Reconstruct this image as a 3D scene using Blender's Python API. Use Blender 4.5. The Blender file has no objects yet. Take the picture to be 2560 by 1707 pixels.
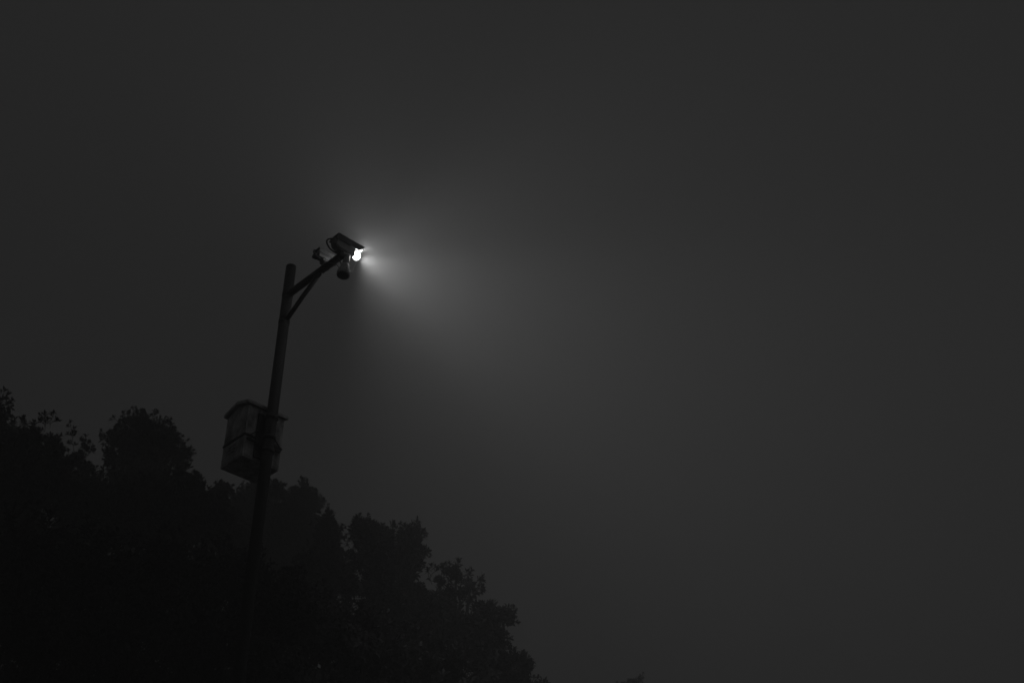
import bpy, bmesh, math, random
import numpy as np
from mathutils import Vector, Matrix

scene = bpy.context.scene
C = scene.collection
R = math.radians

# ------------------------------------------------------------------ camera
cam_data = bpy.data.cameras.new('camera')
cam = bpy.data.objects.new('camera', cam_data)
C.objects.link(cam)
cam_data.sensor_width = 36.0
cam_data.lens = 45.0
cam_data.clip_start = 0.05
cam_data.clip_end = 1000.0
cam.location = (0.0, 0.0, 1.6)
cam.rotation_euler = (R(90 + 35.5), 0.0, 0.0)
scene.camera = cam

# ------------------------------------------------------------------ night sky (black-and-white photograph: neutral grey)
world = bpy.data.worlds.new('World')
scene.world = world
world.use_nodes = True
nt = world.node_tree
nt.nodes.clear()
w_out = nt.nodes.new('ShaderNodeOutputWorld')
w_bg = nt.nodes.new('ShaderNodeBackground')
w_bg.inputs['Color'].default_value = (1, 1, 1, 1)
w_bg.inputs['Strength'].default_value = 0.0228
nt.links.new(w_bg.outputs[0], w_out.inputs['Surface'])

scene.view_settings.view_transform = 'Standard'
scene.view_settings.look = 'None'
scene.view_settings.gamma = 1.0
scene.view_settings.exposure = 0.0
scene.view_settings.use_curve_mapping = False
scene.cycles.volume_bounces = 3
scene.cycles.max_bounces = 6
scene.cycles.use_denoising = True

BEAM_WATTS = 215.0       # the floodlight's main lens
WASH_WATTS = 215.0       # the soft edge of its beam
FOG_FILL_WATTS = 85.0      # added upward spot that brightens the fog, no real lens
LENS_STRENGTH = 14.0     # its glowing lens
FOG_DENSITY = 0.0185

# ------------------------------------------------------------------ materials
def material(name, v, rough=0.6, metal=0.0, amount=0.25, scale=8.0, bump=0.0, stretch=(1, 1, 1)):
    m = bpy.data.materials.new(name)
    m.use_nodes = True
    n, l = m.node_tree.nodes, m.node_tree.links
    b = n['Principled BSDF']
    b.inputs['Roughness'].default_value = rough
    b.inputs['Metallic'].default_value = metal
    tc = n.new('ShaderNodeTexCoord')
    mp = n.new('ShaderNodeMapping'); mp.inputs['Scale'].default_value = stretch
    no = n.new('ShaderNodeTexNoise')
    no.inputs['Scale'].default_value = scale
    no.inputs['Detail'].default_value = 6
    no.inputs['Roughness'].default_value = 0.65
    l.new(tc.outputs['Object'], mp.inputs['Vector']); l.new(mp.outputs[0], no.inputs['Vector'])
    r = n.new('ShaderNodeValToRGB')
    lo, hi = v * (1 - amount), v * (1 + amount)
    r.color_ramp.elements[0].position = 0.3
    r.color_ramp.elements[1].position = 0.7
    r.color_ramp.elements[0].color = (lo, lo, lo, 1)
    r.color_ramp.elements[1].color = (hi, hi, hi, 1)
    l.new(no.outputs['Fac'], r.inputs['Fac'])
    l.new(r.outputs['Color'], b.inputs['Base Color'])
    if bump:
        bp = n.new('ShaderNodeBump'); bp.inputs['Strength'].default_value = bump
        bp.inputs['Distance'].default_value = 0.01
        l.new(no.outputs['Fac'], bp.inputs['Height']); l.new(bp.outputs[0], b.inputs['Normal'])
    return m

def emitter(name, strength):
    m = bpy.data.materials.new(name)
    m.use_nodes = True
    n, l = m.node_tree.nodes, m.node_tree.links
    n.clear()
    o = n.new('ShaderNodeOutputMaterial'); e = n.new('ShaderNodeEmission')
    e.inputs['Color'].default_value = (1, 1, 1, 1)
    e.inputs['Strength'].default_value = strength
    l.new(e.outputs[0], o.inputs['Surface'])
    return m

M = {
    'pole': material('weathered_pole_paint', 0.035, 0.65, 0.0, 0.3, 9, 0.15),
    'steel': material('galvanised_steel', 0.20, 0.5, 0.6, 0.3, 14, 0.1),
    'cabinet': material('dusty_cabinet_paint', 0.42, 0.6, 0.0, 0.75, 9, 0.1, (1, 1, 0.6)),
    'roof': material('dusty_roof_sheet', 0.5, 0.7, 0.0, 0.4, 9, 0.1),
    'cabinet_dark': material('dark_bracket_steel', 0.05, 0.6, 0.3, 0.3, 12, 0.1),
    'lamp': material('grey_lamp_housing', 0.40, 0.55, 0.1, 0.25, 10, 0.05),
    'visor': material('visor_sheet', 0.10, 0.6, 0.1, 0.3, 10, 0.05),
    'camera': material('camera_housing', 0.30, 0.5, 0.0, 0.25, 14, 0.05),
    'dome': material('dome_camera_shell', 0.55, 0.5, 0.0, 0.35, 25, 0.1),
    'bubble': material('smoked_bubble', 0.10, 0.3, 0.0, 0.3, 20),
    'rubber': material('black_cable_rubber', 0.04, 0.6, 0.0, 0.2, 20),
    'black': material('dark_glossy_plastic', 0.03, 0.15, 0.0, 0.2, 20),
    'thread': material('spider_silk', 0.8, 0.5, 0.0, 0.05, 20),
    'bark': material('bark', 0.035, 0.9, 0.0, 0.4, 12, 0.6, (1, 1, 0.3)),
    'leaf': material('evergreen_leaf', 0.024, 0.55, 0.0, 0.35, 3),
    'soil': material('forest_floor', 0.06, 0.95, 0.0, 0.5, 0.8, 0.5),
    'concrete': material('concrete', 0.28, 0.9, 0.0, 0.25, 6, 0.2),
    'glow': emitter('lit_lens', LENS_STRENGTH),
}

# ------------------------------------------------------------------ helpers
def link(o, parent=None):
    C.objects.link(o)
    if parent is not None:
        o.parent = parent
    return o

def mesh_obj(name, verts, faces, mat, parent=None, smooth=False):
    me = bpy.data.meshes.new(name)
    me.from_pydata([tuple(v) for v in verts], [], faces)
    me.materials.append(M[mat])
    me.update()
    if smooth:
        for p in me.polygons:
            p.use_smooth = True
    return link(bpy.data.objects.new(name, me), parent)

def bm_obj(name, bm, mat, parent=None, smooth=False):
    bmesh.ops.recalc_face_normals(bm, faces=bm.faces)
    me = bpy.data.meshes.new(name)
    bm.to_mesh(me); bm.free()
    me.materials.append(M[mat])
    if smooth:
        for p in me.polygons:
            p.use_smooth = len(p.vertices) == 4
    return link(bpy.data.objects.new(name, me), parent)

def box(bm, lo, hi, bev=0.0, rot=None, at=None):
    cx = [(a + b) / 2 for a, b in zip(lo, hi)]
    s = [b - a for a, b in zip(lo, hi)]
    mat = Matrix.Translation(cx) @ Matrix.Diagonal((s[0], s[1], s[2], 1))
    if rot is not None:
        mat = Matrix.Translation(at or (0, 0, 0)) @ rot @ mat
    g = bmesh.ops.create_cube(bm, size=1, matrix=mat)
    if bev:
        es = list({e for v in g['verts'] for e in v.link_edges})
        bmesh.ops.bevel(bm, geom=es, offset=bev, segments=2, affect='EDGES', profile=0.6)

def box_obj(name, lo, hi, mat, parent, bev=0.003):
    bm = bmesh.new(); box(bm, lo, hi, bev)
    return bm_obj(name, bm, mat, parent)

def frame_of(d):
    d = d.normalized()
    u = Vector((0, 0, 1)) if abs(d.z) < 0.9 else Vector((1, 0, 0))
    s = d.cross(u).normalized()
    return s, s.cross(d).normalized()

def tube(pts, rad, sides=12, V=None, F=None, cap=True):
    """append a swept tube to the vertex and face lists"""
    V = [] if V is None else V
    F = [] if F is None else F
    pts = [Vector(p) for p in pts]
    if not isinstance(rad, (list, tuple)):
        rad = [rad] * len(pts)
    base = len(V)
    s = None
    for i, p in enumerate(pts):
        d = (pts[min(i + 1, len(pts) - 1)] - pts[max(i - 1, 0)]).normalized()
        if s is None:
            s, t = frame_of(d)
        else:
            s = (s - d * s.dot(d)).normalized()
            t = s.cross(d).normalized()
        for k in range(sides):
            a = 2 * math.pi * k / sides
            V.append(p + (s * math.cos(a) + t * math.sin(a)) * rad[i])
    n = len(pts)
    for i in range(n - 1):
        for k in range(sides):
            k2 = (k + 1) % sides
            F.append((base + i * sides + k, base + i * sides + k2, base + (i + 1) * sides + k2, base + (i + 1) * sides + k))
    if cap:
        F.append(tuple(base + k for k in range(sides))[::-1])
        F.append(tuple(base + (n - 1) * sides + k for k in range(sides)))
    return V, F

def tube_obj(name, pts, rad, mat, parent, sides=14):
    V, F = tube(pts, rad, sides)
    o = mesh_obj(name, V, F, mat, parent)
    for p in o.data.polygons:
        p.use_smooth = len(p.vertices) == 4
    return o

def lathe_obj(name, prof, mat, parent, sides=28, axis='z', at=(0, 0, 0)):
    V, F = [], []
    for (r, h) in prof:
        for k in range(sides):
            a = 2 * math.pi * k / sides
            c, s = r * math.cos(a), r * math.sin(a)
            p = (c, s, h) if axis == 'z' else (h, c, s)
            V.append(tuple(q + w for q, w in zip(p, at)))
    for i in range(len(prof) - 1):
        for k in range(sides):
            k2 = (k + 1) % sides
            F.append((i * sides + k, i * sides + k2, (i + 1) * sides + k2, (i + 1) * sides + k))
    F.append(tuple(range(sides))[::-1])
    F.append(tuple((len(prof) - 1) * sides + k for k in range(sides)))
    o = mesh_obj(name, V, F, mat, parent)
    for p in o.data.polygons:
        p.use_smooth = len(p.vertices) == 4
    return o

def curve_pts(pts, n=6):
    """Catmull-Rom through the points"""
    P = [Vector(p) for p in pts]
    P = [P[0] * 2 - P[1]] + P + [P[-1] * 2 - P[-2]]
    out = []
    for i in range(1, len(P) - 2):
        for k in range(n):
            t = k / n
            a, b, c, d = P[i - 1], P[i], P[i + 1], P[i + 2]
            out.append(0.5 * ((2 * b) + (c - a) * t + (2 * a - 5 * b + 4 * c - d) * t * t + (3 * b - a - 3 * c + d) * t ** 3))
    out.append(P[-2])
    return out

def thing(name, label, category, loc, rotz=0.0, group=None):
    o = bpy.data.objects.new(name, None)
    o.empty_display_size = 0.2
    o.location = loc
    o.rotation_euler = (0, 0, rotz)
    o['label'] = label
    o['category'] = category
    if group:
        o['group'] = group
    return link(o)

# ------------------------------------------------------------------ ground: a slope that climbs to a wooded hill on the left
def ground_z(x, y):
    s = max(0.0, -0.62 * x + 0.55 * y - 9.0)
    z = 24.0 * (1 - math.exp(-s * 0.012)) + 0.12 * s * math.exp(-s / 40)
    return min(z, 24.0) + 0.12 * math.sin(0.31 * x + 1.0) * math.sin(0.27 * y) * min(1, s / 5)

def build_ground():
    xs = [-150, -110, -80, -60] + list(range(-48, 25, 2)) + [30, 40, 60, 90, 150]
    ys = [-60, -40, -25] + list(range(-16, 61, 2)) + [70, 90, 120, 170]
    V = [(x, y, ground_z(x, y)) for y in ys for x in xs]
    nx = len(xs)
    F = [(j * nx + i, j * nx + i + 1, (j + 1) * nx + i + 1, (j + 1) * nx + i) for j in range(len(ys) - 1) for i in range(nx - 1)]
    o = mesh_obj('ground', V, F, 'soil', smooth=True)
    o['kind'] = 'structure'
build_ground()

# ------------------------------------------------------------------ the pole
PX, PY = -2.375, 10.74
GZ = ground_z(PX, PY)
TOP = 10.26
RA = R(44.4)                      # local x: where the lamp and cameras look; local -y: where the arm points
A = Vector((math.cos(RA), math.sin(RA), 0))
B = Vector((math.sin(RA), -math.cos(RA), 0))
ARM_Z = TOP - 0.40

def at(L, a, z):
    """a point L metres out along the arm, a metres along the lamp's aim, z metres above the arm's axis"""
    v = Vector((PX, PY, ARM_Z)) + B * L + A * a
    v.z += z
    return v

pole = thing('street_pole', 'tall dark steel pole with a braced side arm, lit floodlight at its end', 'pole', (PX, PY, GZ), RA)
H = TOP - GZ
def shaft_r(z):
    return 0.064 - 0.0095 * z / H
tube_obj('shaft', [(0, 0, z) for z in (0.02, H * .25, H * .5, H * .75, H - 0.012)], [shaft_r(z) for z in (0, H * .25, H * .5, H * .75, H)], 'pole', pole, 32)
lathe_obj('top_cap', [(0.050, H - 0.014), (0.0575, H - 0.010), (0.0575, H + 0.004), (0.052, H + 0.016), (0.030, H + 0.024), (0.004, H + 0.027)], 'pole', pole, 32)
AZ = H - 0.40
tube_obj('arm', [(0, -0.03, AZ), (0, -0.35, AZ + 0.004), (0, -0.70, AZ + 0.004), (0, -0.95, AZ)], 0.0385, 'pole', pole, 24)
lathe_obj('arm_end_cap', [(0.028, -0.006), (0.0405, -0.002), (0.0405, 0.018), (0.03, 0.024)], 'pole', pole, 24, 'z')
cap = pole.children[-1]
cap.location = (0, -0.945, AZ); cap.rotation_euler = (R(90), 0, 0)
tube_obj('brace', [(0, -0.03, H - 0.755), (0, -0.30, H - 0.575), (0, -0.585, H - 0.415)], 0.0245, 'pole', pole, 18)
box_obj('gusset', (-0.006, -0.60, AZ - 0.066), (0.006, -0.50, AZ - 0.035), 'pole', pole, 0.001)
for z in (AZ, H - 0.755):
    lathe_obj('weld_collar', [(shaft_r(z) + 0.0005, z - 0.03), (shaft_r(z) + 0.004, z - 0.024), (shaft_r(z) + 0.004, z + 0.024), (shaft_r(z) + 0.0005, z + 0.03)], 'pole', pole, 32)
box_obj('base_plate', (-0.17, -0.17, 0.0), (0.17, 0.17, 0.02), 'steel', pole, 0.004)
for sx in (-1, 1):
    for sy in (-1, 1):
        lathe_obj('anchor_bolt', [(0.018, 0.02), (0.018, 0.034), (0.010, 0.036), (0.010, 0.06), (0.004, 0.062)], 'steel', pole, 6, 'z', (sx * 0.125, sy * 0.125, 0))
bm = bmesh.new(); box(bm, (-0.045, -0.079, 0.6), (0.045, -0.055, 0.9), 0.004)
bm_obj('hand_hole_cover', bm, 'pole', pole)

# ------------------------------------------------------------------ the cabinet strapped to the far side of the pole
cab_z = 7.86
CW, CD, CH = 0.43, 0.37, 0.585
cab = thing('equipment_cabinet', 'weathered grey metal cabinet with gable roof and louvres strapped behind the pole', 'cabinet', (PX, PY, cab_z), RA)
y0, y1 = 0.10, 0.10 + CD
bm = bmesh.new(); box(bm, (-CW / 2, y0, 0), (CW / 2, y1, CH), 0.006)
bm_obj('body', bm, 'cabinet', cab)
# roof: low gable, ridge along local x
ov, hv, th = 0.030, 0.080, 0.036
ym = (y0 + y1) / 2
prof = [(y0 - ov, CH - 0.004), (ym, CH + hv - 0.02), (y1 + ov, CH - 0.004), (y1 + ov, CH - 0.004 + th), (ym, CH + hv + th - 0.02), (y0 - ov, CH - 0.004 + th)]
# the eaves keep off the box: a thin rim lies between
Vr = [(-CW / 2 - ov, y, z + 0.006) for y, z in prof] + [(CW / 2 + ov, y, z + 0.006) for y, z in prof]
Fr = [(0, 1, 4, 5), (1, 2, 3, 4), (6, 11, 10, 7), (7, 10, 9, 8)] + [(i, i + 6, (i + 1) % 6 + 6, (i + 1) % 6) for i in range(6)]
bm = bmesh.new()
vs = [bm.verts.new(v) for v in Vr]
for f_ in Fr:
    bm.faces.new([vs[i] for i in f_])
bmesh.ops.recalc_face_normals(bm, faces=bm.faces)
bmesh.ops.bevel(bm, geom=list(bm.edges), offset=0.003, segments=1, affect='EDGES')
roof = bm_obj('roof', bm, 'roof', cab)
for sx in (-1, 1):
    x = sx * (CW / 2 - 0.004)
    mesh_obj('gable_plate', [(x, y0 + .01, CH + .001), (x, y1 - .01, CH + .001), (x, ym, CH + hv - 0.022), (x - sx * .006, y0 + .01, CH + .001), (x - sx * .006, y1 - .01, CH + .001), (x - sx * .006, ym, CH + hv - 0.022)],
             [(0, 1, 2), (5, 4, 3), (0, 3, 4, 1), (1, 4, 5, 2), (2, 5, 3, 0)], 'cabinet', cab)
# side panels: an upper and a lower sheet proud of the body, a dark steel band between them
bz = 0.245
for sx in (-1, 1):
    xo = sx * CW / 2
    for (za, zb) in ((0.02, bz - 0.022), (bz + 0.022, CH - 0.02)):
        p = sorted((xo, xo + sx * 0.005))
        box_obj('side_panel', (p[0], y0 + 0.02, za), (p[1], y1 - 0.035, zb), 'cabinet', cab, 0.002)
    p = sorted((xo + sx * 0.0, xo + sx * 0.009))
    box_obj('band', (p[0], y0 - 0.008, bz - 0.011), (p[1], y1 + 0.002, bz + 0.011), 'cabinet_dark', cab, 0.002)
    for k in range(3):
        zl = 0.105 + 0.036 * k
        xi = xo + sx * 0.005
        yl, yr = y0 + 0.13, y0 + 0.25
        Vl = [(xi, yl, zl), (xi, yr, zl), (xi + sx * 0.014, yl + .006, zl + 0.001), (xi + sx * 0.014, yr - .006, zl + 0.001), (xi, yl, zl + 0.018), (xi, yr, zl + 0.018),
              (xi + sx * 0.004, yl + .006, zl - 0.004), (xi + sx * 0.004, yr - .006, zl - 0.004)]
        bm = bmesh.new()
        vs = [bm.verts.new(v) for v in Vl]
        for f_ in ((2, 3, 5, 4), (2, 4, 0, 6), (3, 7, 1, 5), (2, 6, 7, 3), (6, 0, 1, 7), (0, 4, 5, 1)):
            bm.faces.new([vs[i] for i in f_])
        bm_obj('louvre', bm, 'cabinet', cab)
box_obj('band', (-CW / 2, y0 - 0.010, bz - 0.011), (CW / 2, y0, bz + 0.011), 'cabinet_dark', cab, 0.002)
# back sheets either side of the standoff bracket
for (xa, xb) in ((-CW / 2 + 0.02, -0.115), (0.115, CW / 2 - 0.02)):
    for (za, zb) in ((0.02, bz - 0.022), (bz + 0.022, CH - 0.02)):
        box_obj('back_panel', (xa, y0 - 0.005, za), (xb, y0, zb), 'cabinet', cab, 0.002)
door = box_obj('door', (-CW / 2 + 0.012, y1, 0.015), (CW / 2 - 0.012, y1 + 0.014, CH - 0.02), 'cabinet', cab, 0.003)
box_obj('handle', (0.14, y1 + 0.014, 0.26), (0.165, y1 + 0.04, 0.37), 'cabinet_dark', door, 0.004)
# standoff bracket, clamps and struts
box_obj('standoff_bracket', (-0.10, y0 - 0.022, 0.03), (0.10, y0 - 0.0055, CH - 0.06), 'cabinet_dark', cab, 0.003)
for zc in (0.09, 0.235, 0.47):
    lathe_obj('clamp', [(0.0625, zc - 0.02), (0.0655, zc - 0.019), (0.0655, zc + 0.019), (0.0625, zc + 0.02)], 'cabinet_dark', cab, 32)
for sx in (-1, 1):
    tube_obj('strut', [(sx * 0.035, 0.058, bz + 0.12), (sx * (CW / 2 - 0.012), y0 - 0.026, bz - 0.03)], 0.005, 'cabinet_dark', cab, 8)
    box_obj('bracket_rail', (min(sx * .05, sx * (CW / 2 - .02)), y0 - 0.030, bz - 0.058), (max(sx * .05, sx * (CW / 2 - .02)), y0 - 0.0055, bz - 0.036), 'cabinet_dark', cab, 0.002)

# ------------------------------------------------------------------ the floodlight on the arm's end
lamp = thing('floodlight', 'lit floodlight with a long visor glaring into the fog at the arm end', 'floodlight', at(0.85, 0.085, 0.0), RA)
# local: x forward, y = away from the arm's end; z up from the arm's axis
bm = bmesh.new()
prof = [(-0.190, 0.080), (-0.178, 0.190), (-0.150, 0.208), (0.045, 0.208), (0.045, 0.062), (-0.15, 0.062)]
n = len(prof)
v0 = [bm.verts.new((x, -0.106, z)) for x, z in prof]
v1 = [bm.verts.new((x, -0.014, z)) for x, z in prof]
bm.faces.new(v0); bm.faces.new(v1[::-1])
for i in range(n):
    bm.faces.new((v0[i], v1[i], v1[(i + 1) % n], v0[(i + 1) % n]))
bmesh.ops.recalc_face_normals(bm, faces=bm.faces)
bmesh.ops.bevel(bm, geom=list(bm.edges), offset=0.008, segments=2, affect='EDGES')
bm_obj('housing', bm, 'lamp', lamp)
# visor: folded sheet, wider than the body
bm = bmesh.new()
pr = [(-0.118, 0.146), (-0.118, 0.226), (-0.106, 0.236), (-0.014, 0.236), (-0.002, 0.226), (-0.002, 0.146), (-0.006, 0.146), (-0.006, 0.224), (-0.016, 0.232), (-0.104, 0.232), (-0.114, 0.224), (-0.114, 0.146)]
va = [bm.verts.new((-0.172 - 0.45 * (0.236 - z), y, z)) for y, z in pr]
vb = [bm.verts.new((0.166 - 0.85 * max(0, 0.226 - z), y, z)) for y, z in pr]
for i in range(12):
    j = (i + 1) % 12
    bm.faces.new((va[i], va[j], vb[j], vb[i]))
for vv in (va, vb):
    for i in range(5):
        bm.faces.new((vv[i], vv[i + 1], vv[10 - i], vv[11 - i]))
bm_obj('visor', bm, 'visor', lamp)
for x in (-0.10, 0.02):
    box_obj('visor_spacer', (x, -0.1145, 0.170), (x + 0.02, -0.1045, 0.178), 'visor', lamp, 0.001)
    box_obj('visor_spacer', (x, -0.0155, 0.170), (x + 0.02, -0.0055, 0.178), 'visor', lamp, 0.001)
for k in range(4):
    box_obj('cooling_fin', (-0.200, -0.094 + k * 0.021, 0.095), (-0.178, -0.088 + k * 0.021, 0.180), 'lamp', lamp, 0.001)
# bezel and bulging lens
box_obj('bezel', (0.045, -0.103, 0.066), (0.055, -0.017, 0.204), 'visor', lamp, 0.004)
lens = lathe_obj('lens', [(0.030, 0.0), (0.030, 0.022)] + [(max(0.002, 0.041 * math.cos(t)), 0.053 + 0.041 * math.sin(t)) for t in [R(-45 + i * 15) for i in range(10)]], 'glow', lamp, 24, 'x', (0.054, -0.058, 0.118))
lens.scale = (1, 1, 1.18); lens.location.z = -0.118 * 0.18
small = lathe_obj('small_lens', [(0.008, 0.0), (0.008, 0.082)] + [(0.014 * math.cos(t), 0.088 + 0.014 * math.sin(t)) for t in [i * math.pi / 10 for i in range(5)]], 'glow', lamp, 14, 'x', (0.054, -0.072, 0.198))
box_obj('mount_foot', (-0.15, -0.10, 0.036), (-0.03, -0.02, 0.046), 'steel', lamp, 0.002)
for y in (-0.095, -0.033):
    box_obj('mount_bracket', (-0.13, y, 0.044), (-0.06, y + 0.008, 0.07), 'steel', lamp, 0.002)
tube_obj('power_cable', curve_pts([(-0.175, -0.05, 0.165), (-0.22, -0.045, 0.163), (-0.258, -0.04, 0.125), (-0.250, -0.035, 0.08), (-0.20, -0.03, 0.045), (-0.12, -0.03, 0.036)]), 0.0085, 'rubber', lamp, 10)
def spot_lamp(name, watts, size, loc, down, yaw, soft):
    d = bpy.data.lights.new(name, 'SPOT')
    d.energy = watts
    d.color = (1, 1, 1)
    d.spot_size = R(size)
    d.spot_blend = 1.0
    d.shadow_soft_size = soft
    o = link(bpy.data.objects.new(name, d), lamp)
    o.location = loc
    o.rotation_euler = (R(90 - down), 0, R(-90 + yaw))     # along local x, tipped by down, a negative value tips it up
spot_lamp('floodlight_beam', BEAM_WATTS, 74, (0.154, -0.058, 0.118), 1, -8, 0.04)
spot_lamp('floodlight_wash', WASH_WATTS, 178, (0.154, -0.058, 0.118), 8, -20, 0.04)
spot_lamp('fog_fill', FOG_FILL_WATTS, 164, (0.204, -0.072, 0.226), -80, 0, 0.03)  # added lamp ahead of the visor, aimed up to spread the fog glow

# ------------------------------------------------------------------ the boxy camera beside it
bc = thing('security_camera', 'small boxy security camera with sunshield on the arm behind the floodlight', 'camera', at(0.605, 0.025, 0.0), RA)
bm = bmesh.new(); box(bm, (-0.115, -0.042, 0.118), (0.115, 0.042, 0.205), 0.012)
bm_obj('housing', bm, 'camera', bc)
bm = bmesh.new()
pr = [(-0.052, 0.165), (-0.052, 0.212), (-0.036, 0.226), (0.036, 0.226), (0.052, 0.212), (0.052, 0.165), (0.049, 0.165), (0.049, 0.210), (0.035, 0.222), (-0.035, 0.222), (-0.049, 0.210), (-0.049, 0.165)]
va = [bm.verts.new((-0.12, y, z)) for y, z in pr]
vb = [bm.verts.new((0.155, y, z)) for y, z in pr]
for i in range(12):
    j = (i + 1) % 12
    bm.faces.new((va[i], va[j], vb[j], vb[i]))
for vv in (va, vb):
    for i in range(5):
        bm.faces.new((vv[i], vv[i + 1], vv[10 - i], vv[11 - i]))
bm_obj('sunshield', bm, 'camera', bc)
lathe_obj('lens', [(0.032, 0.0), (0.032, 0.012), (0.026, 0.014), (0.02, 0.006)], 'black', bc, 20, 'x', (0.114, 0, 0.162))
box_obj('tilt_head', (-0.05, -0.034, 0.082), (0.06, 0.034, 0.119), 'camera', bc, 0.004)
box_obj('rear_gland', (-0.155, -0.028, 0.10), (-0.10, 0.028, 0.135), 'black', bc, 0.004)
tube_obj('post', [(0, 0, 0.034), (0, 0, 0.084)], 0.019, 'camera', bc, 14)
lathe_obj('foot', [(0.05, 0.032), (0.05, 0.042), (0.022, 0.046)], 'camera', bc, 18, 'z')
tube_obj('cable_loop', curve_pts([(-0.118, 0.0, 0.185), (-0.145, -0.004, 0.19), (-0.165, -0.006, 0.165), (-0.152, -0.004, 0.135)]), 0.0055, 'rubber', bc, 8)

# ------------------------------------------------------------------ the dome camera hanging from the arm's end
dc = thing('dome_camera', 'bell-shaped dome camera hanging from the arm end below the floodlight', 'camera', at(0.945, 0.052, 0.0), RA)
dc.rotation_euler = (0, R(6), RA)
tube_obj('pendant', [(0, 0, 0.02), (0, 0, -0.125)], 0.034, 'dome', dc, 24)
box_obj('hanger', (-0.065, -0.03, -0.012), (0.0, 0.03, 0.012), 'dome', dc, 0.003)
lathe_obj('shell', [(0.036, -0.108), (0.043, -0.114), (0.046, -0.135), (0.055, -0.165), (0.063, -0.195), (0.069, -0.225), (0.070, -0.248), (0.066, -0.256)], 'dome', dc, 32)
lathe_obj('bubble', [(0.060, -0.254)] + [(0.060 * math.cos(t), -0.257 - 0.022 * math.sin(t)) for t in [i * math.pi / 18 for i in range(9)]], 'bubble', dc, 32)
for k in range(6):
    a = k * math.pi / 3 + 0.3
    ca, sa = math.cos(a), math.sin(a)
    lathe_obj('clip', [(0.006, -0.008), (0.007, 0.0), (0.005, 0.009)], 'dome', dc, 8, 'z', (0.0665 * ca, 0.0665 * sa, -0.198))
    if k % 2:
        lathe_obj('clip', [(0.005, -0.006), (0.006, 0.0), (0.004, 0.007)], 'dome', dc, 8, 'z', (0.047 * ca, 0.047 * sa, -0.128))

def wire(name, label, pts, r, mat='rubber', cat='cable', sides=8):
    o0 = pts[0]
    V, F = tube([Vector(p) - Vector(o0) for p in curve_pts(pts)], r, sides)
    o = mesh_obj(name, V, F, mat, None, smooth=True)
    o.location = o0
    o['label'] = label; o['category'] = cat
    return o
wire('cable', 'long thin cable from the boxy camera across the arm to the dome camera',
     [at(.60, -.13, .11), at(.70, -.09, .03), at(.80, -.055, -.055), at(.90, -.03, -.125), at(.90, .035, -.185)], 0.0048)
wire('cable', 'short cable dropping from under the arm to the dome camera shell',
     [at(.90, -.02, -.036), at(.925, -.012, -.085), at(.925, .015, -.14), at(.91, .03, -.185)], 0.0065)
def lamp_pt(x, y, z):
    return Vector(lamp.location) + A * x - B * y + Vector((0, 0, z))
wire('spider_thread', 'bright spider thread from the visor tip down to the glowing lens',
     [lamp_pt(.165, -.112, .222), lamp_pt(.158, -.098, .17), lamp_pt(.125, -.07, .14)], 0.0016, 'thread', 'spider thread', 5)
wire('spider_thread', 'faint spider thread slanting from the visor tip toward the small lens',
     [lamp_pt(.164, -.113, .224), lamp_pt(.152, -.095, .205), lamp_pt(.146, -.078, .194)], 0.0014, 'thread', 'spider thread', 5)
wire('spider_thread', 'fine spider thread hanging between the glowing lens and the dome camera',
     [lamp_pt(.12, -.07, .085), lamp_pt(.06, -.115, -.06), at(.985, .10, -.20)], 0.0009, 'thread', 'spider thread', 5)

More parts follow.
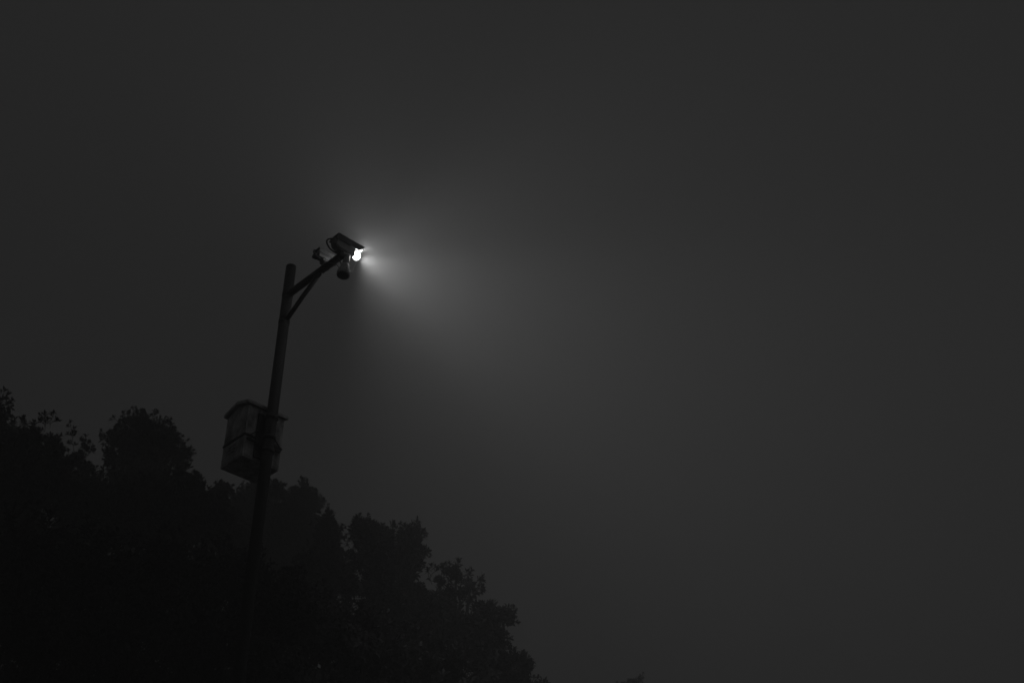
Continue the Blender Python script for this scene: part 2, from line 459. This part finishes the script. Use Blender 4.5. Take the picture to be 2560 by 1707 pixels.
# ------------------------------------------------------------------ trees
TREES = [
    ('T1', [(-9.17, 18.89, 13.69, 0.364, 1), (-9.5, 19.29, 13.32, 0.633, 1), (-8.63, 18.7, 12.84, 0.374, 1), (-9.04, 19.18, 12.45, 0.685, 1)],
     []),
    ('T2', [(-7.59, 17.42, 12.18, 0.178, 0.8), (-7.52, 17.99, 12.36, 0.17, 0.8), (-7.46, 17.04, 11.41, 0.489, 1), (-7.28, 17.77, 11.58, 0.443, 1), (-7.48, 17.25, 10.67, 0.664, 1)],
     [(-7.46, 17.47, 12.29, -7.49, 17.35, 12.59), (-7.4, 17.5, 12.38, -7.36, 17.41, 12.64), (-7.7, 17.37, 12.3, -7.76, 17.23, 12.44)]),
    ('T3', [(-8.0, 20.49, 13.68, 0.111, 0.3), (-8.31, 20.91, 13.77, 0.151, 0.5), (-7.72, 20.17, 13.18, 0.13, 0.4), (-7.74, 20.81, 13.03, 0.368, 1), (-7.85, 20.34, 12.78, 0.432, 1)],
     [(-8.11, 20.45, 13.72, -8.24, 20.29, 14.27), (-7.92, 20.52, 13.55, -7.94, 20.41, 14.05), (-7.93, 20.52, 13.46, -7.78, 20.47, 13.84)]),
    ('T4', [(-7.37, 21.79, 14.97, 0.383, 0.9), (-7.87, 22.14, 15.01, 0.29, 0.8), (-6.85, 21.54, 14.66, 0.33, 0.8), (-7.39, 21.99, 14.54, 0.556, 0.9), (-6.61, 21.82, 14.38, 0.252, 0.7), (-6.59, 22.45, 14.8, 0.122, 0.6), (-7.74, 21.34, 14.13, 0.139, 0.4), (-7.16, 21.96, 13.71, 0.701, 1)],
     [(-7.51, 21.74, 15.18, -7.6, 21.6, 15.41), (-7.78, 21.64, 14.56, -8.08, 21.43, 14.78), (-7.81, 21.63, 14.51, -8.07, 21.43, 14.64), (-6.6, 22.03, 14.52, -6.31, 22.01, 14.67), (-6.78, 21.98, 14.72, -6.64, 21.92, 15.0), (-7.7, 21.67, 14.95, -7.91, 21.49, 15.13), (-7.26, 21.83, 15.18, -7.12, 21.76, 15.44), (-7.02, 21.9, 15.14, -6.84, 21.85, 15.31), (-7.72, 21.67, 14.39, -7.91, 21.49, 14.29), (-6.59, 22.04, 14.43, -6.34, 22.01, 14.41), (-7.44, 21.76, 15.19, -7.44, 21.66, 15.39), (-7.63, 21.7, 14.1, -7.83, 21.52, 14.13)]),
    ('T5', [(-5.64, 19.19, 12.14, 0.421, 1), (-5.52, 19.74, 12.51, 0.168, 1), (-5.77, 18.73, 11.45, 0.655, 1), (-5.34, 19.48, 11.77, 0.51, 1), (-6.44, 18.72, 11.59, 0.592, 1), (-7.2, 19.09, 11.56, 0.6, 1)],
     [(-5.47, 19.24, 12.33, -5.3, 19.18, 12.4)]),
    ('T6', [(-5.99, 23.24, 14.43, 0.214, 0.8), (-6.09, 23.73, 14.34, 0.267, 0.6), (-5.73, 22.89, 13.33, 0.477, 1), (-5.57, 23.55, 13.08, 0.444, 1)],
     [(-5.97, 23.24, 14.42, -6.0, 23.13, 14.61)]),
    ('T7', [(-6.1, 27.33, 16.66, 0.349, 1), (-6.57, 27.73, 16.6, 0.352, 0.9), (-5.61, 27.02, 16.47, 0.287, 0.8), (-6.16, 27.52, 16.05, 0.577, 1), (-5.39, 27.27, 15.94, 0.429, 0.7), (-5.76, 27.81, 15.47, 0.767, 1)],
     []),
    ('T8', [(-5.24, 28.52, 17.18, 0.363, 0.9), (-5.07, 29.06, 17.25, 0.246, 0.7), (-5.33, 28.1, 16.43, 0.453, 0.8), (-5.09, 28.75, 16.32, 0.599, 1), (-5.21, 28.33, 15.51, 0.584, 1)],
     [(-4.98, 28.57, 17.01, -4.74, 28.51, 17.13)]),
    ('T9', [(-3.31, 20.74, 12.37, 0.145, 1), (-3.34, 21.24, 12.34, 0.265, 1), (-3.2, 20.35, 11.44, 0.418, 1), (-3.53, 20.9, 11.24, 0.565, 1), (-3.0, 20.58, 11.25, 0.419, 0.8)],
     [(-3.31, 20.74, 12.34, -3.33, 20.63, 12.64), (-3.17, 20.76, 12.19, -3.04, 20.68, 12.33)]),
    ('T10', [(-2.32, 17.85, 10.72, 0.211, 1), (-2.04, 18.39, 10.91, 0.229, 1), (-1.59, 17.53, 10.42, 0.194, 0.9), (-1.48, 18.14, 10.54, 0.137, 0.9), (-2.15, 17.67, 10.21, 0.351, 0.8), (-1.69, 18.32, 10.38, 0.325, 0.8), (-2.02, 17.58, 9.65, 0.475, 0.9), (-1.52, 18.04, 9.76, 0.334, 0.9)],
     [(-2.39, 17.84, 10.78, -2.46, 17.73, 10.9), (-1.48, 17.94, 10.53, -1.39, 17.85, 10.7), (-1.41, 17.94, 10.31, -1.28, 17.85, 10.4), (-2.17, 17.87, 10.79, -2.2, 17.76, 10.87), (-1.93, 17.9, 10.8, -1.83, 17.81, 10.84), (-1.65, 17.92, 10.74, -1.58, 17.83, 10.82)]),
    ('T11', [(-0.83, 17.48, 9.82, 0.083, 0.4), (-1.09, 17.97, 9.92, 0.061, 0.3), (-0.6, 17.09, 9.45, 0.052, 0.3), (-0.77, 17.68, 9.62, 0.083, 0.4), (-1.04, 17.27, 9.24, 0.22, 1), (-1.36, 17.85, 9.26, 0.474, 1), (-0.86, 17.18, 8.97, 0.274, 1)],
     [(-0.88, 17.48, 9.54, -0.8, 17.38, 10.04), (-0.77, 17.48, 9.63, -0.57, 17.39, 9.88), (-0.74, 17.48, 9.57, -0.41, 17.4, 9.77), (-0.76, 17.48, 9.41, -0.39, 17.4, 9.61), (-1.09, 17.47, 9.59, -1.01, 17.37, 9.97), (-1.18, 17.46, 9.66, -1.2, 17.36, 9.96), (-0.85, 17.48, 9.35, -0.5, 17.39, 9.5), (-0.94, 17.47, 9.6, -0.92, 17.38, 9.99)]),
    ('T12', [(-0.4, 17.0, 9.02, 0.159, 1), (-0.12, 17.5, 9.2, 0.099, 0.8), (-0.36, 16.6, 8.55, 0.285, 1), (-0.56, 17.19, 8.56, 0.395, 1), (-0.3, 16.8, 8.28, 0.23, 1)],
     [(-0.51, 16.99, 9.01, -0.62, 16.89, 9.16), (-0.23, 17.0, 8.95, 0.01, 16.9, 8.98), (-0.2, 17.0, 8.92, -0.01, 16.9, 8.84), (-0.26, 17.0, 9.04, -0.24, 16.9, 9.1), (-0.2, 17.0, 8.71, -0.1, 16.9, 8.6)]),
    ('T13', [(0.05, 17.5, 8.49, 0.137, 0.8), (0.19, 18.0, 8.59, 0.094, 0.7), (-0.08, 17.1, 8.06, 0.276, 1), (0.22, 17.7, 8.15, 0.159, 0.9), (-0.05, 17.3, 7.62, 0.412, 1), (-0.34, 17.9, 8.0, 0.429, 1)],
     [(0.09, 17.5, 8.47, 0.27, 17.4, 8.4), (0.0, 17.5, 8.56, 0.05, 17.4, 8.6), (0.11, 17.5, 8.41, 0.24, 17.4, 8.32), (0.37, 17.5, 8.12, 0.47, 17.39, 8.18)]),
    ('T14', [(3.06, 30.85, 13.12, 0.119, 0.9), (2.85, 31.37, 13.28, 0.131, 0.9), (2.92, 30.46, 12.45, 0.437, 1)],
     [(3.13, 30.84, 13.09, 3.27, 30.73, 13.43), (3.08, 30.85, 13.12, 3.15, 30.74, 13.29)]),
    ('T15', [(-5.78, 13.84, 8.29, 0.568, 1), (-5.34, 14.55, 8.47, 0.594, 1), (-5.4, 13.57, 7.37, 0.675, 1), (-4.84, 14.41, 7.53, 0.711, 1), (-4.54, 14.09, 8.2, 0.478, 1), (-5.47, 14.4, 6.75, 0.781, 1), (-4.38, 14.03, 6.53, 0.714, 1)],
     []),
    ('T16', [(-4.44, 15.37, 8.81, 0.574, 1), (-3.99, 16.01, 9.05, 0.515, 1), (-4.07, 15.06, 7.85, 0.695, 1), (-3.34, 15.85, 8.18, 0.575, 1), (-3.34, 15.44, 8.67, 0.365, 1), (-4.1, 15.88, 7.23, 0.759, 1), (-3.11, 15.39, 7.21, 0.592, 1)],
     []),
    ('T17', [(-2.86, 15.23, 8.35, 0.434, 1), (-2.51, 15.8, 8.21, 0.522, 1), (-1.88, 14.98, 7.82, 0.469, 0.9), (-1.48, 15.63, 7.76, 0.51, 1), (-0.89, 15.27, 7.52, 0.397, 1), (-2.04, 15.77, 7.61, 0.459, 1), (-2.5, 14.99, 7.06, 0.529, 1), (-1.48, 15.53, 7.05, 0.543, 1), (-0.79, 15.48, 7.09, 0.543, 1)],
     []),
]
LABELS = {
    'T1': 'tall dark tree cut by the photo edge, highest treetop on the hillside',
    'T2': 'dense dark tree with two bare shoots, next to the photo edge tree',
    'T3': 'sparse thin-branched small tree in the gap before the round-topped tree',
    'T4': 'big round-topped evergreen tree standing above the others on the hillside',
    'T5': 'low dark spreading tree below the round-topped tree',
    'T6': 'small umbrella-shaped treetop just beside the foot of the cabinet',
    'T7': 'hazy distant tree directly behind the pole under the cabinet',
    'T8': 'hazy distant airy tree just right of the pole',
    'T9': 'dark tree ending in one pointed leafy tip',
    'T10': 'broad flat-topped leafy tree in the middle of the descending treeline',
    'T11': 'open-branched tree with separate leaf whorls on slender twigs',
    'T12': 'bushy tree with a leafy knob sticking out toward the open sky',
    'T13': 'lowest tree of the slope, sprigs reaching the bottom photo edge',
    'T14': 'lone tiny treetop tip at the bottom edge away from the others',
    'T15': 'black foreground tree mass filling the bottom corner',
    'T16': 'black foreground tree crossed by the foot of the pole',
    'T17': 'black foreground tree at the bottom between the pole and the open sky',
}
rng = np.random.default_rng(11)
random.seed(5)

def leaf_template(length, width):
    """one obovate leaf along +x, folded on its midrib and drooping: 8 points, 6 faces"""
    x = np.array([0.0, 0.35, 0.72, 1.0]) * length
    w = np.array([0.10, 0.62, 1.0, 0.0]) * width * 0.5
    dr = -np.array([0.0, 0.01, 0.06, 0.16]) * length
    V = [(x[0], 0, 0)]
    for i in (1, 2):
        V += [(x[i], w[i], dr[i] + 0.25 * w[i]), (x[i], 0, dr[i]), (x[i], -w[i], dr[i] + 0.25 * w[i])]
    V.append((x[3], 0, dr[3]))
    F = [(0, 2, 1), (0, 3, 2), (1, 2, 5), (1, 5, 4), (2, 3, 6), (2, 6, 5), (4, 5, 7), (5, 6, 7)]
    return np.array(V), np.array(F)

def rosette(seed, leaf=0.102, width=0.036, n=9):
    """a whorl of leaves round +z, as evergreen twig ends carry them"""
    g = np.random.default_rng(seed)
    VV, FF, k = [], [], 0
    for i in range(n):
        s = g.uniform(0.75, 1.15)
        V, F = leaf_template(leaf * s, width * s * g.uniform(0.85, 1.15))
        el = math.radians(g.uniform(8, 62)) if i < n - 2 else math.radians(g.uniform(60, 85))
        az = 2.399 * i + g.uniform(-.25, .25)
        ce, se = math.cos(el), math.sin(el)
        Ry = np.array([[ce, 0, -se], [0, 1, 0], [se, 0, ce]])
        ca, sa = math.cos(az), math.sin(az)
        Rz = np.array([[ca, -sa, 0], [sa, ca, 0], [0, 0, 1]])
        V = V @ Ry.T @ Rz.T
        V[:, 2] -= g.uniform(0, 0.03)
        VV.append(V); FF.append(F + k); k += len(V)
    return np.vstack(VV), np.vstack(FF)

ROS = [rosette(s) for s in range(8)]

def frames(N, D):
    """rotation matrices that bring +z onto the unit directions D, with random spin"""
    up = np.where(np.abs(D[:, 2:3]) < 0.95, np.array([[0, 0, 1.0]]), np.array([[1.0, 0, 0]]))
    s = np.cross(up, D); s /= np.linalg.norm(s, axis=1, keepdims=True)
    t = np.cross(D, s)
    a = rng.uniform(0, 2 * math.pi, N)[:, None]
    s2 = s * np.cos(a) + t * np.sin(a)
    t2 = np.cross(D, s2)
    return np.stack([s2, t2, D], axis=2)

def leaf_mesh(name, P, D, S, parent, origin, twigs=None):
    """all the leaf whorls of one crown baked into one mesh"""
    VV, FF, base = [], [], 0
    kind = rng.integers(0, len(ROS), len(P))
    Rm = frames(len(P), D)
    for k in range(len(ROS)):
        idx = np.nonzero(kind == k)[0]
        if not len(idx):
            continue
        V, F = ROS[k]
        W = np.einsum('nij,vj->nvi', Rm[idx], V) * S[idx][:, None, None] + P[idx][:, None, :]
        nf = len(V)
        FF.append((F[None] + (np.arange(len(idx)) * nf)[:, None, None] + base).reshape(-1, 3))
        VV.append(W.reshape(-1, 3)); base += nf * len(idx)
    if twigs is not None:
        a, b, r = twigs                                   # three-sided tapering twigs
        d = b - a; d /= np.maximum(np.linalg.norm(d, axis=1, keepdims=True), 1e-6)
        Rt = frames(len(a), d)
        ring = np.array([[math.cos(q), math.sin(q), 0] for q in (0, 2.094, 4.189)])
        o = np.einsum('nij,vj->nvi', Rt, ring)
        W = np.concatenate([a[:, None] + o * r, b[:, None] + o * r * 0.5], axis=1)
        F = np.array([(0, 1, 4), (0, 4, 3), (1, 2, 5), (1, 5, 4), (2, 0, 3), (2, 3, 5)])
        FF.append((F[None] + (np.arange(len(a)) * 6)[:, None, None] + base).reshape(-1, 3))
        VV.append(W.reshape(-1, 3))
    V = np.vstack(VV) - np.array(origin); F = np.vstack(FF)
    me = bpy.data.meshes.new(name)
    me.vertices.add(len(V)); me.vertices.foreach_set('co', V.astype(np.float32).ravel())
    me.loops.add(F.size); me.loops.foreach_set('vertex_index', F.astype(np.int32).ravel())
    me.polygons.add(len(F)); me.polygons.foreach_set('loop_start', np.arange(0, F.size, 3, dtype=np.int32))
    me.polygons.foreach_set('loop_total', np.full(len(F), 3, np.int32))
    me.update(calc_edges=True)
    me.materials.append(M['leaf'])
    return link(bpy.data.objects.new(name, me), parent)

def make_tree(key, lobes, sprays):
    L = np.array(lobes)
    c = L[:, :3].mean(axis=0)
    bx, by = c[0] + random.uniform(-.3, .3), c[1] + random.uniform(0.1, .5)
    bz = ground_z(bx, by) - 0.05
    t = thing('evergreen_tree', LABELS[key], 'tree', (bx, by, bz), 0, 'trees on the hillside')
    O = np.array((bx, by, bz))
    fork = Vector((bx * .4 + c[0] * .6, by * .4 + c[1] * .6, max(bz + 1.5, c[2] - 0.9 - float(L[:, 3].max()) * 1.4)))
    base = Vector((bx, by, bz))
    tp = [base, base.lerp(fork, .35) + Vector((random.uniform(-.12, .12), random.uniform(-.12, .12), 0)), base.lerp(fork, .7) + Vector((random.uniform(-.1, .1), 0, 0)), fork]
    hh = (fork - base).length
    r0 = 0.05 + 0.016 * hh
    cp_ = curve_pts([p - base for p in tp], 4)
    tube_obj('trunk', cp_, [r0 * (1 - .55 * i / (len(cp_) - 1)) * (1.35 if i == 0 else 1) for i in range(len(cp_))], 'bark', t, 10)
    P, D, S, TA, TB = [], [], [], [], []
    for (x, y, z, r, dens) in lobes:
        cc = Vector((x, y, z))
        mid = fork.lerp(cc, .5) + Vector((random.uniform(-.1, .1), random.uniform(-.1, .1), -.12))
        lp = curve_pts([p - base for p in (fork - Vector((0, 0, .08)), mid, cc)], 4)
        tube_obj('limb', lp, [r0 * .38 * (1 - .75 * i / (len(lp) - 1)) for i in range(len(lp))], 'bark', t, 6)
        c3 = np.array((x, y, z)); sq = np.array([1, 1.15, .92])
        bumps = rng.normal(size=(7, 3)); bumps /= np.linalg.norm(bumps, axis=1, keepdims=True)
        amp = rng.uniform(-.30, .28, 7)
        def lump(d):                                      # an uneven outline
            return 1 + (np.exp(-(1 - d @ bumps.T) * 7) * amp).sum(axis=1)
        def dirs(n):
            d = rng.normal(size=(n, 3))
            return d / np.linalg.norm(d, axis=1, keepdims=True)
        def place(p, d, n, size):
            up = d * 0.8 + np.array([0, 0, .5]) + rng.normal(size=(n, 3)) * .35
            P.append(p); D.append(up / np.linalg.norm(up, axis=1, keepdims=True)); S.append(size)
        # the shaded inside of the lobe
        n = int(dens * (8 + 115 * (r / 0.4) ** 2.4))
        d = dirs(n); rad = r * 0.58 * lump(d) * rng.uniform(0, 1, n) ** 0.42
        p = c3 + d * rad[:, None] * sq
        place(p, d, n, rng.uniform(.72, 1.1, n))
        pick = rng.random(n) < 0.4
        TA.append(c3 + d[pick] * (rad[pick] * 0.4)[:, None] * sq - np.array([0, 0, r * .15])); TB.append(p[pick])
        # leafy sprigs that make its ragged edge, with gaps between them
        m = int(3 + 56 * dens * (r / 0.4) ** 1.55)
        d = dirs(m); rad = r * lump(d) * rng.uniform(0.62, 1.17, m)
        tips = c3 + d * rad[:, None] * sq
        roots = c3 + d * (rad * rng.uniform(.3, .55, m))[:, None] * sq - np.array([0, 0, r * .2])
        TA.append(roots); TB.append(tips)
        for i in range(m):
            q = int(rng.integers(3, 7))
            off = rng.normal(size=(q, 3)) * 0.058; off[0] = 0
            pp = tips[i] + off - d[i] * np.abs(rng.normal(size=(q, 1))) * 0.05
            dd = np.repeat(d[i][None], q, 0) + off * 6
            place(pp, dd, q, rng.uniform(.62, 1.05, q))
            TA.append(np.repeat((tips[i] - d[i] * .10)[None], q, 0)); TB.append(pp)
    crown = leaf_mesh('crown', np.vstack(P), np.vstack(D), np.concatenate(S), t, O, (np.vstack(TA), np.vstack(TB), 0.006))
    crown['kind'] = 'stuff'
    for sp in sprays:
        a, b = np.array(sp[:3]), np.array(sp[3:])
        dr = b - a; ln = np.linalg.norm(dr); u = dr / ln
        tip = b - u * 0.05
        n = max(3, int(ln / 0.055))
        ps, ds, ss, ta, tb = [], [], [], [], []
        bend = rng.normal(size=3) * .03
        q = [a + (tip - a) * f_ + bend * math.sin(f_ * math.pi) for f_ in (0, .33, .66, 1)]
        for i in range(3):
            ta.append(q[i]); tb.append(q[i + 1])
        ps.append(tip); ds.append(u); ss.append(.85)
        for i in range(n):
            f_ = rng.uniform(.15, .85)
            o = a + (tip - a) * f_
            sd = rng.normal(size=3); sd -= u * (sd @ u); sd /= np.linalg.norm(sd)
            e = o + (sd * .8 + u * .6) * rng.uniform(.04, .10)
            ta.append(o); tb.append(e)
            v = sd * .7 + u; v /= np.linalg.norm(v)
            ps.append(e); ds.append(v); ss.append(rng.uniform(.6, .95))
        leaf_mesh('leaf_spray', np.array(ps), np.array(ds), np.array(ss), t, O, (np.array(ta), np.array(tb), 0.006))

for key, lobes, sprays in TREES:
    make_tree(key, lobes, sprays)

# ------------------------------------------------------------------ the fog
fm = bpy.data.materials.new('night_fog')
fm.use_nodes = True
fn = fm.node_tree.nodes; fn.clear()
fo = fn.new('ShaderNodeOutputMaterial'); fv = fn.new('ShaderNodeVolumePrincipled')
fv.inputs['Color'].default_value = (0.95, 0.95, 0.95, 1)
fv.inputs['Density'].default_value = FOG_DENSITY
fv.inputs['Anisotropy'].default_value = 0.0
fm.node_tree.links.new(fv.outputs[0], fo.inputs['Volume'])
M['fog'] = fm
bm = bmesh.new(); box(bm, (-155, -65, -1.5), (155, 175, 26.5))
haze = bm_obj('haze', bm, 'fog')
haze['kind'] = 'stuff'
haze['label'] = 'even night fog filling the whole air'
